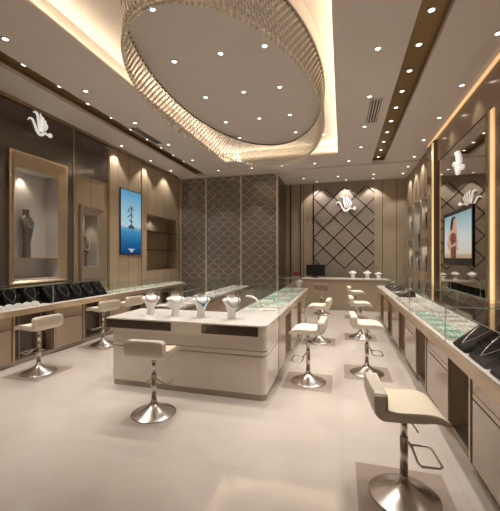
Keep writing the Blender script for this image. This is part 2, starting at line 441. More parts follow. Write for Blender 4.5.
# cove lighting
cz = CZ+.045
g = BM()
for q in ((TX0+.03, TX0+.05, TY0+.1, TY1-.1), (TX1-.05, TX1-.03, TY0+.1, TY1-.1), (TX0+.1, TX1-.1, TY0+.03, TY0+.05), (TX0+.1, TX1-.1, TY1-.05, TY1-.03)): box(g, *q, CZ+.031, CZ+.045)
struct('trim_14', g, 'led2')
CW = 10
area(TX0+.05, (TY0+TY1)/2, cz+.02, .05, TY1-TY0-.2, CW*1.6, (0, PI+.5, 0))
area(TX1-.05, (TY0+TY1)/2, cz+.02, .05, TY1-TY0-.2, CW*1.6, (0, PI-.5, 0))
area((TX0+TX1)/2, TY1-.05, cz+.02, TX1-TX0-.2, .05, CW*.9, (PI+.5, 0, 0))
area((TX0+TX1)/2, TY0+.05, cz+.02, TX1-TX0-.2, .05, CW*.6, (PI-.5, 0, 0))

# ------------------------------------------------------------------ crystal curtain
ch = thing('crystal_chandelier', 'large oval curtain of crystal bead strands hanging round the grey ceiling oval', 'chandelier', (OX, OY, 4.18))
def eo(t, z, da=0.): return ((OA+da)*math.cos(t), (OB+da)*math.sin(t), z)
N = 150
g = BM(); rows = 10; HB = .47
for i in range(N):
    for j in range(rows):
        t = 2*PI*(i+.5*(j % 2))/N
        z = -.03-(HB-.03)*j/(rows-.4)
        octa(g, eo(t, z), .0175, .027)
obj('bead_strands', g, 'crystal', ch, kind='stuff')
g = BM()
for i in range(N):
    for sg in (1, -1):
        pts = [eo(2*PI*(i+sg*.5*(j % 2))/N, -.03-(HB-.03)*j/(rows-.4)) for j in range(rows)]
        tube(g, pts, .0028, 3, caps=False)
obj('threads', g, 'crystal2', ch, kind='stuff')
g = BM(); tube(g, [eo(2*PI*k/96, -.012, .012) for k in range(96)], .013, 6, closed=True); obj('top_rail', g, 'crystal2', ch)
g = BM()
for i in range(170): bead(g, eo(2*PI*i/170, -HB-.02), .028, 6)
obj('bottom_bead_ring', g, 'crystal', ch, kind='stuff')

# ------------------------------------------------------------------ ceiling vents
def vent(loc, lx, ly, label, n, slat_mat, alongY=True):
    t = thing('air_vent', label, 'vent', loc)
    bobj('frame', [(-lx/2, -lx/2+.02, -ly/2, ly/2, -.012, -.001), (lx/2-.02, lx/2, -ly/2, ly/2, -.012, -.001), (-lx/2+.02, lx/2-.02, -ly/2, -ly/2+.02, -.012, -.001), (-lx/2+.02, lx/2-.02, ly/2-.02, ly/2, -.012, -.001)], 'ceil', t)
    bobj('opening', (-lx/2+.02, lx/2-.02, -ly/2+.02, ly/2-.02, -.004, -.001), 'vent', t)
    sl = []
    if alongY:
        for i in range(n):
            x = -lx/2+.02+(lx-.04)*(i+.5)/n; sl.append((x-.009, x+.009, -ly/2+.02, ly/2-.02, -.012, -.005))
    else:
        for i in range(n):
            y = -ly/2+.02+(ly-.04)*(i+.5)/n; sl.append((-lx/2+.02, lx/2-.02, y-.009, y+.009, -.012, -.005))
    bobj('slats', sl, slat_mat, t)
vent((.53, 6.15, CZ), .22, 1.0, 'long dark slatted air vent beside the right bronze slot', 4, 'ceil')
vent((-3.92, 6.1, CZ), .2, 1.0, 'long grey slatted air vent beside the left bronze slot', 5, 'ventslat')

# ------------------------------------------------------------------ phoenix sign
def phoenix(name, label, loc, size, face):
    """strokes in a unit square; face(u, w, d) -> local 3-D"""
    t = thing(name, label, 'sign', loc)
    def smooth(pts, n=5):
        out = []
        P_ = [pts[0]]+list(pts)+[pts[-1]]
        for i in range(1, len(P_)-2):
            for k in range(n):
                s = k/n; a, b_, c, d = P_[i-1:i+3]
                out.append(tuple(.5*((2*b_[q])+(-a[q]+c[q])*s+(2*a[q]-5*b_[q]+4*c[q]-d[q])*s*s+(-a[q]+3*b_[q]-3*c[q]+d[q])*s**3) for q in range(3)))
        out.append(pts[-1]); return out
    strokes = [('neck', [(-.5, .08, .006), (-.44, .17, .03), (-.33, .17, .04), (-.24, .03, .045), (-.15, -.16, .055), (-.05, -.27, .06), (.07, -.27, .055), (.16, -.2, .045), (.24, -.14, .035), (.30, -.19, .022), (.36, -.21, .01)]),
               ('feather', [(-.30, .44, .008), (-.18, .48, .05), (-.1, .38, .06), (-.08, .2, .055), (-.06, 0, .04), (-.03, -.17, .01)]),
               ('feather', [(.0, .50, .006), (.05, .38, .042), (.03, .2, .042), (-.0, .02, .03), (-.02, -.14, .006)]),
               ('feather', [(.12, .42, .006), (.15, .3, .04), (.12, .14, .04), (.06, -.0, .03), (.01, -.15, .006)]),
               ('feather', [(.23, .33, .006), (.24, .2, .038), (.2, .08, .038), (.12, -.04, .028), (.04, -.17, .006)]),
               ('feather', [(.31, .2, .006), (.3, .08, .032), (.24, -.02, .032), (.15, -.1, .022), (.07, -.18, .006)])]
    for nm, st in strokes:
        pts = smooth(st); L, R = [], []
        for i, (u, w, r) in enumerate(pts):
            a = pts[max(i-1, 0)]; c = pts[min(i+1, len(pts)-1)]
            du, dw = c[0]-a[0], c[1]-a[1]; l = math.hypot(du, dw) or 1
            r *= .72 if nm == 'feather' else .8; L.append((u-dw/l*r, w+du/l*r)); R.append((u+dw/l*r, w-du/l*r))
        g = BM()
        A = [[g.verts.new(face(u*size, w*size, d)) for u, w in side] for side in (L, R) for d in (0,)]
        Bv = [[g.verts.new(face(u*size, w*size, .02)) for u, w in side] for side in (L, R)]
        for i in range(len(L)-1):
            g.faces.new((A[0][i], A[0][i+1], A[1][i+1], A[1][i])); g.faces.new((Bv[0][i], Bv[1][i], Bv[1][i+1], Bv[0][i+1]))
            g.faces.new((A[0][i], Bv[0][i], Bv[0][i+1], A[0][i+1])); g.faces.new((A[1][i], A[1][i+1], Bv[1][i+1], Bv[1][i]))
        for i in (0, len(L)-1): g.faces.new((A[0][i], A[1][i], Bv[1][i], Bv[0][i]))
        obj(nm, g, 'logo', t)
    g = BM(); prism(g, [(.44+.085*math.cos(2*PI*k/20), -.17+.085*math.sin(2*PI*k/20)) for k in range(20)], lambda u, v, k: face(u*size, v*size, .02*k)); obj('ball', g, 'logo', t)
    return t
g = BM(); box(g, WR-.03, WR-.013, YN, YF-.1, .02, .985); struct('trim_16', g, 'dark')  # dark sheet added behind the cases to imitate the dark reflection in their tops
phoenix('phoenix_sign', 'white feathered phoenix emblem on the dark glass above the left niche', (WL+.026, 4.55, 3.84), .46, lambda u, w, d: (d, u, w))
phoenix('phoenix_sign', 'white feathered phoenix emblem on the diamond wall at the far end', (.12, YF-.03, 3.30), .62, lambda u, w, d: (u, -d, w))
phoenix('phoenix_sign', 'white phoenix emblem fixed high on the right wall mirror above the television', (WR-.036, 6.43, 3.17), .50, lambda u, w, d: (-d, -u, w))

# ------------------------------------------------------------------ left niches
def niche(name, label, y0, y1, z0, z1, in_, depth, fm, lining, shelf=None, out=.05):
    """frame outer y0..y1 z0..z1, opening in_, box sunk into the wall"""
    a, b_, c, d = in_
    t = thing(name, label, 'display niche', (WL+.026, (a+b_)/2, c))
    oy = (a+b_)/2; X_ = 0
    L = lambda x, y, z: (x, y-oy, z-c)
    g = BM()
    O = [(y0, z0), (y1, z0), (y1, z1), (y0, z1)]; I = [(a, c), (b_, c), (b_, d), (a, d)]
    rim = [(y0+.03, z0+.02), (y1-.03, z0+.02), (y1-.03, z1-.03), (y0+.03, z1-.03)]
    ra = [g.verts.new(L(.001, *p)) for p in O]; rb = [g.verts.new(L(out, *p)) for p in O]; rc = [g.verts.new(L(out, *p)) for p in rim]
    rd = [g.verts.new(L(.004, *p)) for p in I]; re = [g.verts.new(L(.001, *p)) for p in I]
    for A, B_ in ((ra, rb), (rb, rc), (rc, rd), (rd, re), (re, ra)):
        for i in range(4): g.faces.new((A[i], A[(i+1) % 4], B_[(i+1) % 4], B_[i]))
    obj('frame', g, fm, t)
    e = .012; bk = -.026-depth
    g = BM()
    box(g, bk-.012, bk, a-oy, b_-oy, 0, d-c)
    box(g, bk, -.0, a-oy, a-oy+e, 0, d-c); box(g, bk, 0, b_-oy-e, b_-oy, 0, d-c); box(g, bk, 0, a-oy+e, b_-oy-e, 0, e); box(g, bk, 0, a-oy+e, b_-oy-e, d-c-e, d-c)
    obj('lining', g, lining, t)
    if shelf: bobj('shelf', (bk, -.002, a-oy+e, b_-oy-e, shelf-c-.012, shelf-c+.006), 'gold', t)
    g = BM(); tube(g, [L(.004, a+.0, c), L(.004, b_, c), L(.004, b_, d), L(.004, a, d)], .008, 4, closed=True); obj('inner_bead', g, 'gold', t)
    return t
niche('display_niche', 'tall gold-framed niche in dark glass wall holding a dark bust', 3.97, 5.10, 1.16, 3.30, N1, .25, 'gold', 'niche_in', 1.58)
niche('display_niche', 'smaller pewter-framed niche holding a bust with pearls, left of the blue poster', 5.44, 6.19, 1.15, 2.64, N2, .3, 'pewter', 'niche2_in')
spot(WL-.17, 4.42, 3.0, 9, 95, .6, (1, .85, .62)); spot(WL-.15, 5.72, 2.45, 5, 95, .6, (1, .85, .62))

# necklace bust -------------------------------------------------------------
def bust_mesh(g, h, w, d, base_w=.42, tilt=.0):
    # (height fraction, half width fraction, half depth fraction, forward offset)
    P_ = [(0, base_w, .5, -.05), (.02, base_w, .5, -.05), (.3, base_w*.95, .42, -.02), (.5, .56, .5, .10), (.62, .74, .52, .16), (.70, .93, .5, .14), (.755, 1.0, .46, .08), (.80, .93, .4, .0), (.84, .66, .36, -.08), (.87, .45, .34, -.12), (.92, .38, .33, -.12), (.97, .37, .33, -.11), (1., .40, .35, -.10)]
    n = 20; rings = []
    for f, hw, hd, off in P_:
        ring = []
        for k in range(n):
            a = 2*PI*k/n; cx_, sy_ = math.cos(a), math.sin(a)
            ring.append(g.verts.new((math.copysign(abs(cx_)**.8, cx_)*hw*w/2, -off*d-math.copysign(abs(sy_)**.9, sy_)*hd*d, f*h)))
        rings.append(ring)
    for A, B_ in zip(rings, rings[1:]):
        for k in range(n):
            f = g.faces.new((A[k], A[(k+1) % n], B_[(k+1) % n], B_[k])); f.smooth = True
    g.faces.new(rings[0][::-1]); g.faces.new(rings[-1])
def neck_path(h, w, d, drop, n=22, out=.008, spread=.62):
    pts = []
    for i in range(n+1):
        a = PI*i/n
        x = -math.cos(a)*w*spread/2*(1 if True else 1)
        s = math.sin(a)
        z = h*.86-(h*.86-drop)*s**1.1
        f = z/h
        off = .10 if f < .5 else (.16 if f < .65 else .14 if f < .72 else .06 if f < .79 else -.04)
        y = -(off*d+.50*d*math.sqrt(max(0, 1-(x/(w*.52))**2)))-out
        if f > .8: y = -(.30*d*math.sqrt(max(0, 1-(x/(w*.40))**2)))-out+.04*d
        pts.append((x, y, z))
    return pts
def make_bust(label, loc, rz, h=.295, w=.245, d=.095, bm_='resin', neck='silver', style='beads', drop=.55, pendant=None, group=None, cap=True, plate=True):
    t = thing('necklace_bust', label, 'necklace bust', loc, rz, group)
    z0 = 0
    g = BM(); bust_mesh(g, h, w, d); obj('torso', g, bm_, t)
    if plate:
        bobj('base_plate', (-w*.3, w*.3, -d*.75, d*.75, 0, .004), bm_, t)
    if cap:
        g = BM(); lathe(g, [(w*.205, h), (w*.21, h+.006), (w*.2, h+.009)], 18, 0, .1*d, 1, d*.8/(w*.42)); obj('neck_cap', g, 'taupebust', t)
    pts = neck_path(h, w, d, h*drop)
    g = BM()
    if style == 'beads':
        path = [Vector(p) for p in pts]
        acc = 0; last = path[0]; bead(g, last, .0072)
        for a, b_ in zip(path, path[1:]):
            for s in range(1, 5):
                p = a.lerp(b_, s/4)
                if (p-last).length > .011: bead(g, p, .0072); last = p
    else: tube(g, pts, .0045, 6)
    nk = obj('necklace', g, neck, t)
    if pendant:
        p = pts[len(pts)//2]
        g = BM(); prism(g, [(0, -.03), (.022, -.004), (.018, .012), (0, .018), (-.018, .012), (-.022, -.004)], lambda u, v, k: (p[0]+u, p[1]-.004-.008*k, p[2]+v-.008)); obj('pendant', g, pendant, nk)
    return t
# dark busts in the left niches
make_bust('dark bust wearing a blue necklace on the gold-framed niche shelf', (WL-.13, 4.44, 1.587), PI/2+.35, h=.82, w=.36, d=.11, bm_='taupebust', neck='silver', style='chain', drop=.62, pendant='teal', cap=False)
make_bust('dark bust draped in pale pearls inside the pewter-framed niche', (WL-.12, 5.74, 1.403), PI/2-.1, h=.62, w=.27, d=.10, bm_='taupebust', neck='pearl', drop=.55, cap=False)

# ------------------------------------------------------------------ poster
t = thing('poster', 'tall backlit blue poster of a sailing mast over the sea on the left wall', 'poster', (WL+.002, 7.125, 1.66))
bobj('frame', (0, .03, -.42, .42, 0, 1.58), 'blacktv', t, bev=.004)
M['poster'] = ramp_emit('poster_print', [(0, (.004, .05, .16)), (.18, (.01, .13, .34)), (.36, (.05, .28, .5)), (.405, (.16, .42, .6)), (.41, (.04, .08, .13)), (.425, (.50, .68, .74)), (.62, (.36, .60, .72)), (1, (.10, .34, .56))], 2, .02, 1.56, .72, .16)
bobj('print', (.0305, .034, -.40, .40, .02, 1.56), 'poster', t)
M['posterink'] = mat('poster_dark_ink', (.05, .08, .11), .4, emit=(.05, .09, .14), es=.5)
M['posterwhite'] = mat('poster_white_ink', (.6, .7, .75), .4, emit=(.55, .65, .7), es=.5)
g = BM()
def pl(pts, w, x=.0352):
    for a, b_ in zip(pts, pts[1:]):
        dx, dz = b_[0]-a[0], b_[1]-a[1]; L_ = math.hypot(dx, dz); nx, nz_ = -dz/L_*w, dx/L_*w
        f = g.faces.new([g.verts.new((x, p, q)) for p, q in ((a[0]+nx, a[1]+nz_), (b_[0]+nx, b_[1]+nz_), (b_[0]-nx, b_[1]-nz_), (a[0]-nx, a[1]-nz_))])
pl([(.0, .66), (-.02, 1.2)], .016); pl([(-.17, 1.02), (-.02, 1.16), (.1, 1.1)], .010); pl([(-.16, .9), (0, 1.0), (.06, .92)], .014); pl([(-.09, .84), (.05, .8)], .02); pl([(-.12, .66), (0, .72), (.1, .66), (-.12, .66)], .03); pl([(-.14, 1.14), (-.09, 1.02)], .01); pl([(.05, 1.2), (0, 1.02)], .01)
ge = bmesh.ops.extrude_face_region(g, geom=list(g.faces))
for v in [e for e in ge['geom'] if isinstance(e, bmesh.types.BMVert)]: v.co.x -= .001
obj('mast_figure', g, 'posterink', t)
g = BM(); pl([(-.12, .14), (.0, .10), (.12, .14)], .010); pl([(0, .08), (0, .16)], .008); pl([(-.06, .07), (.06, .07)], .006)
ge = bmesh.ops.extrude_face_region(g, geom=list(g.faces))
for v in [e for e in ge['geom'] if isinstance(e, bmesh.types.BMVert)]: v.co.x -= .001
obj('emblem', g, 'posterwhite', t)

# ------------------------------------------------------------------ shelving recess
t = thing('wall_shelving', 'beige recessed shelving with two dark glass shelves, right of the blue poster', 'shelving', (WL, 8.685, 1.20))
a, b_ = SH[0]-8.685+.001, SH[1]-8.685-.001; hh = SH[3]-SH[2]
g = BM(); box(g, -.36, -.34, a, b_, 0, hh); box(g, -.34, -.001, a, a+.02, 0, hh); box(g, -.34, -.001, b_-.02, b_, 0, hh); box(g, -.34, -.001, a+.02, b_-.02, 0, .02); box(g, -.34, -.001, a+.02, b_-.02, hh-.02, hh)
obj('carcass', g, 'shelfin', t)
for z in (.60, 1.12): bobj('shelf', (-.34, .0, a+.02, b_-.02, z-.012, z+.008), 'recess', t)
spot(WL-.15, 8.52, 2.7, 5, 140, .6)

# ------------------------------------------------------------------ right wall: mirror, pillars, tv, picture niches
t = thing('wall_mirror', 'big tinted mirror on the right wall behind the television', 'mirror', (WR-.001, 6.47, 1.0))
bobj('mirror_pane', (-.034, -.02, -1.265, 1.265, 0, 2.565), 'mirror', t)
bobj('backing', (-.02, 0, -1.265, 1.265, 0, 2.565), 'darkw', t)
def pillar(y0, y1, z1, label, l0, l1):
    t = thing('wall_pilaster', label, 'pilaster', (WR-.001, (y0+y1)/2, 0))
    h_ = (y1-y0)/2
    bobj('shaft', (-.075 if z1 < 4 else -.09, 0, -h_, h_, .99, z1), 'fascia', t, bev=.004)
    xx = -.075 if z1 < 4 else -.09
    bobj('light_strip', (xx-.014, xx-.001, l0, l1, 1.0, z1-.05), 'led', t)
    bobj('gold_edge', (xx-.016, xx-.001, l1+.03, l1+.05, .99, z1), 'gold', t)
pillar(4.62, 5.20, 3.56, 'brown wall pilaster with a glowing gold strip, right of the television', .0, .10)
pillar(7.74, 8.34, 4.06, 'brown wall pilaster with gold strips between television mirror and picture niches', -.27, -.20)

t = thing('television', 'wide black flat television on the mirror showing a woman on a beach', 'television', (WR-.036, 6.47, 1.455))
bobj('housing', (-.018, 0, -.75, .75, 0, .955), 'blacktv', t, bev=.006)
M['tvpic'] = ramp_emit('tv_beach_picture', [(0, (.36, .24, .15)), (.09, (.48, .34, .22)), (.13, (.62, .54, .45)), (.45, (.58, .60, .57)), (.75, (.38, .50, .51)), (1, (.22, .36, .40))], 2, .11, .90, .75, .03)
bobj('screen', (-.0215, -.0185, -.715, .64, .125, .885), 'tvpic', t)
for nm, c in (('skin', (.44, .27, .19)), ('hair', (.015, .01, .01)), ('dress', (.13, .045, .03)), ('dress2', (.34, .22, .18))): M['tv_'+nm] = mat('tv_'+nm, tuple(x*.5 for x in c), .4, emit=c, es=.7)
def flat(nm, pts, mt, x, par):
    g = BM(); prism(g, [(u, v) for u, v in pts], lambda u, v, k: (x-.0006*k, u, v)); return obj(nm, g, mt, par)
S = bpy.data.objects.new('screen_figure', None)
bpy.data.objects.remove(S)
scrn = [c for c in t.children if c.name.startswith('screen')][0]
# picture outlines: u grows towards the far side (left in view)
def U(v): return [(.10-a*1.35, .127+(b__-.12)*1.08 if b__ > .121 else .127) for a, b__ in v]
flat('pictured_hair', U([(-.13, .50), (-.15, .62), (-.12, .74), (-.05, .80), (.04, .79), (.08, .74), (.05, .71), (.03, .66), (-.02, .60), (-.06, .52)]), 'tv_hair', -.0216, scrn)
flat('pictured_body', U([(-.28, .34), (-.25, .45), (-.19, .54), (-.10, .58), (-.04, .60), (-.03, .64), (0, .66), (.08, .64), (.11, .69), (.09, .745), (.03, .76), (-.02, .73), (-.03, .66), (-.06, .60), (-.02, .57), (.08, .52), (.13, .42), (.15, .30), (.19, .26), (.15, .24), (.10, .28), (.08, .12), (-.10, .12), (-.10, .20), (-.14, .15), (-.19, .24), (-.24, .3)]), 'tv_skin', -.0223, scrn)
flat('pictured_dress', U([(-.14, .50), (-.02, .54), (.07, .50), (.10, .40), (.07, .32), (.10, .25), (.09, .12), (-.11, .12), (-.12, .24), (-.10, .33), (-.15, .42)]), 'tv_dress', -.0230, scrn)
flat('pictured_sash', U([(-.10, .33), (.07, .37), (.17, .40), (.16, .36), (.08, .32), (-.1, .29)]), 'tv_dress2', -.0237, scrn)

for i, (a, b_, c, d) in enumerate(RN):
    lab = ['lower', 'upper']; 
    row = 'upper' if d > 3 else 'lower'
    colm = 'nearest' if a < 9 else 'middle' if a < 10 else 'farthest'
    t = thing('picture_niche', '%s niche of the %s column on the right wall beyond the pilaster' % (row, colm), 'display niche', (WR, (a+b_)/2, c), 0, 'picture niches on the right wall')
    hw = (b_-a)/2-.001; hh = d-c-.001
    g = BM(); box(g, .18, .195, -hw, hw, .001, hh); box(g, .0, .18, -hw, -hw+.012, .001, hh); box(g, .0, .18, hw-.012, hw, .001, hh); box(g, .0, .18, -hw+.012, hw-.012, .001, .012); box(g, .0, .18, -hw+.012, hw-.012, hh-.012, hh)
    obj('lining', g, 'niche2_in', t)
    g = BM(); tube(g, [(0, -hw, .002), (0, hw, .002), (0, hw, hh), (0, -hw, hh)], .010, 4, closed=True); obj('frame', g, 'gold', t)
    hb = min(.5, hh-.1)
    make_bust('charcoal bust standing in the %s niche of the %s column on the right wall' % (row, colm), (WR+.09, (a+b_)/2+.1, c+.014), -PI/2, h=hb, w=.26, d=.09, bm_='greybust', neck='silver', style='chain', cap=False, group='busts in the picture niches')
    spot(WR+.05, (a+b_)/2, d-.03, 9, 120, .5, (1, .9, .75))

# ------------------------------------------------------------------ stools
def seat_profile(n=30):
    """(x forward, z) centre line of the shell, from top of the backrest to the front lip"""
    ctrl = [(-.192, .158), (-.193, .10), (-.190, .048), (-.170, .012), (-.13, .003), (-.05, .0), (.04, .003), (.12, .006), (.175, -.006), (.215, -.035)]
    out = []
    P_ = [ctrl[0]]+ctrl+[ctrl[-1]]
    for i in range(1, len(P_)-2):
        for k in range(4):
            s = k/4; a, b_, c, d = P_[i-1:i+3]
            out.append(tuple(.5*((2*b_[q])+(-a[q]+c[q])*s+(2*a[q]-5*b_[q]+4*c[q]-d[q])*s*s+(-a[q]+3*b_[q]-3*c[q]+d[q])*s**3) for q in range(2)))
    out.append(ctrl[-1]); return out
def shell_mesh(thick, inset, over=False):
    """thick slab following the profile; rounded corners at the two ends; lift = raised off the centre line"""
    pr = seat_profile(); n = len(pr); W = .205-inset; g = BM(); R_ = .04
    L = [0]
    for a, b_ in zip(pr, pr[1:]): L.append(L[-1]+math.hypot(b_[0]-a[0], b_[1]-a[1]))
    T = L[-1]; nw = 12; top, bot = [], []
    for i in range(n):
        s = L[i]; e = min(s, T-s)
        if inset: e = max(0., e)
        hw = W if e > R_ else W-R_+math.sqrt(max(0, R_*R_-(R_-e)**2))
        a = pr[max(i-1, 0)]; c = pr[min(i+1, n-1)]; dx, dz = c[0]-a[0], c[1]-a[1]; l = math.hypot(dx, dz); nx, nz_ = -dz/l, dx/l
        base_t = .084 if s < .12 else .084-.026*min(1, (s-.12)/.12)
        ths = base_t*((.86+.14*min(1, e/.02)) if i < n/2 else (.35+.65*min(1, e/.16)))
        th = thick if over else ths
        lift = ths/2+thick*.2 if over else 0
        rt, rb = [], []
        for k in range(nw+1):
            w = -1+2*k/nw; y = w*hw
            up = .004*abs(w)**3            # side edges curl up a little
            ed = 1-.2*max(0, (abs(w)-.75)/.25)**2
            bx = pr[i][0]+nx*(up+lift); bz = pr[i][1]+nz_*(up+lift)
            rt.append(g.verts.new((bx+nx*th/2*ed, y, bz+nz_*th/2*ed))); rb.append(g.verts.new((bx-nx*th/2*ed, y, bz-nz_*th/2*ed)))
        top.append(rt); bot.append(rb)
    for A in (top, bot):
        for i in range(n-1):
            for k in range(nw): f = g.faces.new((A[i][k], A[i+1][k], A[i+1][k+1], A[i][k+1])); f.smooth = True
    for i in range(n-1):
        for k in (0, nw): g.faces.new((top[i][k], top[i+1][k], bot[i+1][k], bot[i][k]))
    for i in (0, n-1):
        for k in range(nw): g.faces.new((top[i][k], top[i][k+1], bot[i][k+1], bot[i][k]))
    return g
def make_stool(label, loc, rz, sh, group='bar stools'):
    br = 'brownish' in label  # this stool takes the brown that stands in for shade
    t = thing('bar_stool', label, 'stool', loc, rz, group)
    g = shell_mesh(0, 0)
    for v in g.verts: v.co.z += sh
    bmesh.ops.split_edges(g, edges=[e for e in g.edges if len(e.link_faces) == 2 and e.link_faces[0].smooth != e.link_faces[1].smooth])
    obj('seat_shell', g, 'brown' if br else 'shell', t)
    g = shell_mesh(.010, .003, True)
    for v in g.verts: v.co.z += sh
    obj('seat_cushion', g, 'brown' if br else 'leather', t)
    g = BM(); lathe(g, [(.225, 0), (.225, .006), (.218, .011), (.17, .027), (.12, .048), (.08, .070), (.05, .092), (.033, .115), (.028, .14)], 40); obj('base', g, 'chrome', t)
    g = BM(); lathe(g, [(.026, .14), (.026, .40)], 20); lathe(g, [(.022, .40), (.022, sh-.06)], 16); obj('pole', g, 'chrome', t)
    g = BM(); lathe(g, [(.045, sh-.06), (.07, sh-.04), (.09, sh-.028)], 20); box(g, -.08, .08, -.05, .05, sh-.029, sh-.0215); obj('seat_mount', g, 'chrome', t)
    g = BM(); tube(g, [(.03, 0, .36), (.05, -.0, .33), (.06, -.09, .285), (.075, -.125, .28), (.18, -.125, .28), (.2, -.105, .28), (.2, .105, .28), (.18, .125, .28), (.075, .125, .28), (.06, .09, .285), (.05, .002, .33), (.031, .003, .36)], .008, 8); obj('footrest', g, 'chrome', t)
    g = BM(); tube(g, [(.0, -.03, sh-.06), (.03, -.09, sh-.075), (.05, -.14, sh-.10)], .006, 6); obj('lever', g, 'chrome', t)
    return t
STOOLS = [
 ('cream bar stool at the bottom right, nearest to the right counter black trays', (.40, 2.42, 0), .08, .60),
 ('cream bar stool by the right counter, just behind the bottom right stool', (.33, 4.85, 0), .05, .66),
 ('cream bar stool by the right counter, third from the near end', (.35, 6.98, 0), .05, .66),
 ('cream bar stool by the right counter nearest the far desk', (.36, 9.25, 0), .05, .66),
 ('cream bar stool in the middle aisle beside the near corner of white island', (-.42, 4.32, 0), PI-.05, .66),
 ('cream bar stool in the middle aisle beside the island, second from the near corner', (-.42, 6.42, 0), PI-.05, .66),
 ('brownish bar stool with its back to us facing the far desk', (-.56, 9.62, 0), PI/2, .68),
 ('grey-backed bar stool in front of the white island, back to the viewer', (-1.86, 3.02, 0), PI/2+.06, .63),
 ('beige bar stool at the left counter below the pearl pads', (-4.06, 3.66, 0), PI-.1, .64),
 ('beige bar stool at the left counter, second from the left edge', (-4.2, 5.12, 0), PI-.25, .66),
 ('beige bar stool at the left counter, partly behind the second left stool', (-4.16, 5.82, 0), PI-.25, .66)]
for a in STOOLS: make_stool(*a)
g = BM()
for lab, (x, y, z), rz, sh in STOOLS:
    if y > 9.5 or 'front of the white' in lab or y in (5.82,): continue
    box(g, x-.30, x+.30, y-.30, y+.30, -.003, .0015)
struct('trim_15', g, 'inlay')
for lab, (x, y, z), rz, sh in STOOLS: pass

# ------------------------------------------------------------------ counters along the walls
def counter_unit(label, group, side, y0, y1, recess):
    """side +1: the right counter (front faces -x); recess 'y' span (ya, yb) is the knee niche"""
    xf = .925 if side > 0 else -4.60
    s = 1 if side > 0 else -1
    t = thing('display_cabinet', label, 'cabinet', (xf, y0, 0), 0, group)
    def B(u0, u1, v0, v1, z0, z1):
        a, b_ = sorted((s*u0, s*u1)); return (a, b_, v0-y0, v1-y0, z0, z1)
    ya, yb = recess
    pans = [(a, b_) for a, b_ in ((y0, ya), (yb, y1)) if b_-a > .05]
    bobj('carcass', [B(.20, .56, y0, y1, .07, .735)]+[B(.022, .20, a, b_, .07, .735) for a, b_ in pans], 'champ', t)
    bobj('plinth', B(.04, .54, y0, y1, 0, .07), 'plinth', t)
    for a, b_ in pans:
        bobj('drawer', B(0, .021, a+.03, b_-.03, .565, .725), 'champ', t, bev=.003)
        bobj('door', B(0, .021, a+.03, b_-.03, .08, .553), 'champ', t, bev=.003)
        h_ = bobj('drawer_rail', B(-.004, .001, a+.03, b_-.03, .600, .610), 'champ2', t)
    for yy in (ya, yb): bobj('post', B(-.006, .021, yy-.014, yy+.014, .07, .735), 'champ2', t)
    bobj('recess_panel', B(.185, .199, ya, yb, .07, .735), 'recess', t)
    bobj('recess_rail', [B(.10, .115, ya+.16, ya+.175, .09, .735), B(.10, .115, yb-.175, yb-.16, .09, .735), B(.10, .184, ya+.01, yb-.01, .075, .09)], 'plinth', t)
for i in range(6):
    y1 = 4.17+1.35*(i-1); y0 = y1-.8; r0 = y0-.55
    counter_unit('champagne drawer cabinet with dark knee recess under right counter, %s from near end' % ORD[i], 'cabinets under the right counter', 1, r0, y1, (r0+.016, y0))
for i in range(5):
    a = 2.36+1.36*i-.0
    counter_unit('champagne drawer cabinet with dark knee recess under left counter, %s from near end' % ORD[i], 'cabinets under the left counter', -1, a, a+1.36, (a+.016, a+.73))
RY0, RY1 = 1.47, 9.55
bobj_ = lambda *a, **k: bobj(*a, **k)
t = thing('countertop', 'long champagne edged white countertop running along the right wall', 'countertop', (.88, RY0, .736))
bobj('edge_band', (0, .64, 0, RY1-RY0, 0, .085), 'champ2', t, bev=.004)
bobj('deck', (.03, .61, .03, RY1-RY0-.03, .0855, .096), 'deck', t)
LY0, LY1 = 2.3, 9.18
t = thing('countertop', 'long champagne edged countertop running along the left wall', 'countertop', (-5.045+.0, LY0, .736))
bobj('edge_band', (0, 5.045-4.55-.0, 0, LY1-LY0, 0, .085), 'champ2', t, bev=.004)
bobj('deck', (.02, .46, .03, LY1-LY0-.03, .0855, .096), 'deck', t)
CT = .8325   # deck height

def glass_case(label, x0, x1, y0, y1, z0, z1, group):
    t = thing('glass_case', label, 'glass case', ((x0+x1)/2, (y0+y1)/2, z0), 0, group)
    a, b_ = x0-(x0+x1)/2, x1-(x0+x1)/2; c, d = y0-(y0+y1)/2, y1-(y0+y1)/2; h_ = z1-z0; e = .006
    bobj('side_pane', (a, a+e, c+e, d-e, 0, h_-e), 'glass', t); bobj('side_pane', (b_-e, b_, c+e, d-e, 0, h_-e), 'glass', t)
    bobj('end_pane', (a, b_, c, c+e, 0, h_-e), 'glass', t); bobj('end_pane', (a, b_, d-e, d, 0, h_-e), 'glass', t)
    bobj('top_pane', (a, b_, c, d, h_-e, h_), 'tglass', t)
    g = BM()
    for x in (a, b_): box(g, x-.0015, x+.0015, c, d, h_-.003, h_+.0015)
    for y in (c, d): box(g, a, b_, y-.0015, y+.0015, h_-.003, h_+.0015)
    for x in (a, b_):
        for y in (c, d): box(g, x-.002, x+.002, y-.002, y+.002, 0, h_-.003)
    obj('polished_edge', g, 'glassedge', t)
for i in range(5):
    y0 = 1.70+1.665*(i-0)-.0; y1 = min(y0+1.65, 9.5)
    if y1-y0 < .5: continue
    nm = ['over the black necklace stands, nearest', 'over the mint green pads, second', 'third', 'fourth', 'last before the desk'][i]
    glass_case('clear glass case on the right counter, %s along it' % nm, .90, 1.49, y0+.01, y1, CT, 1.15, 'glass cases on the right counter')
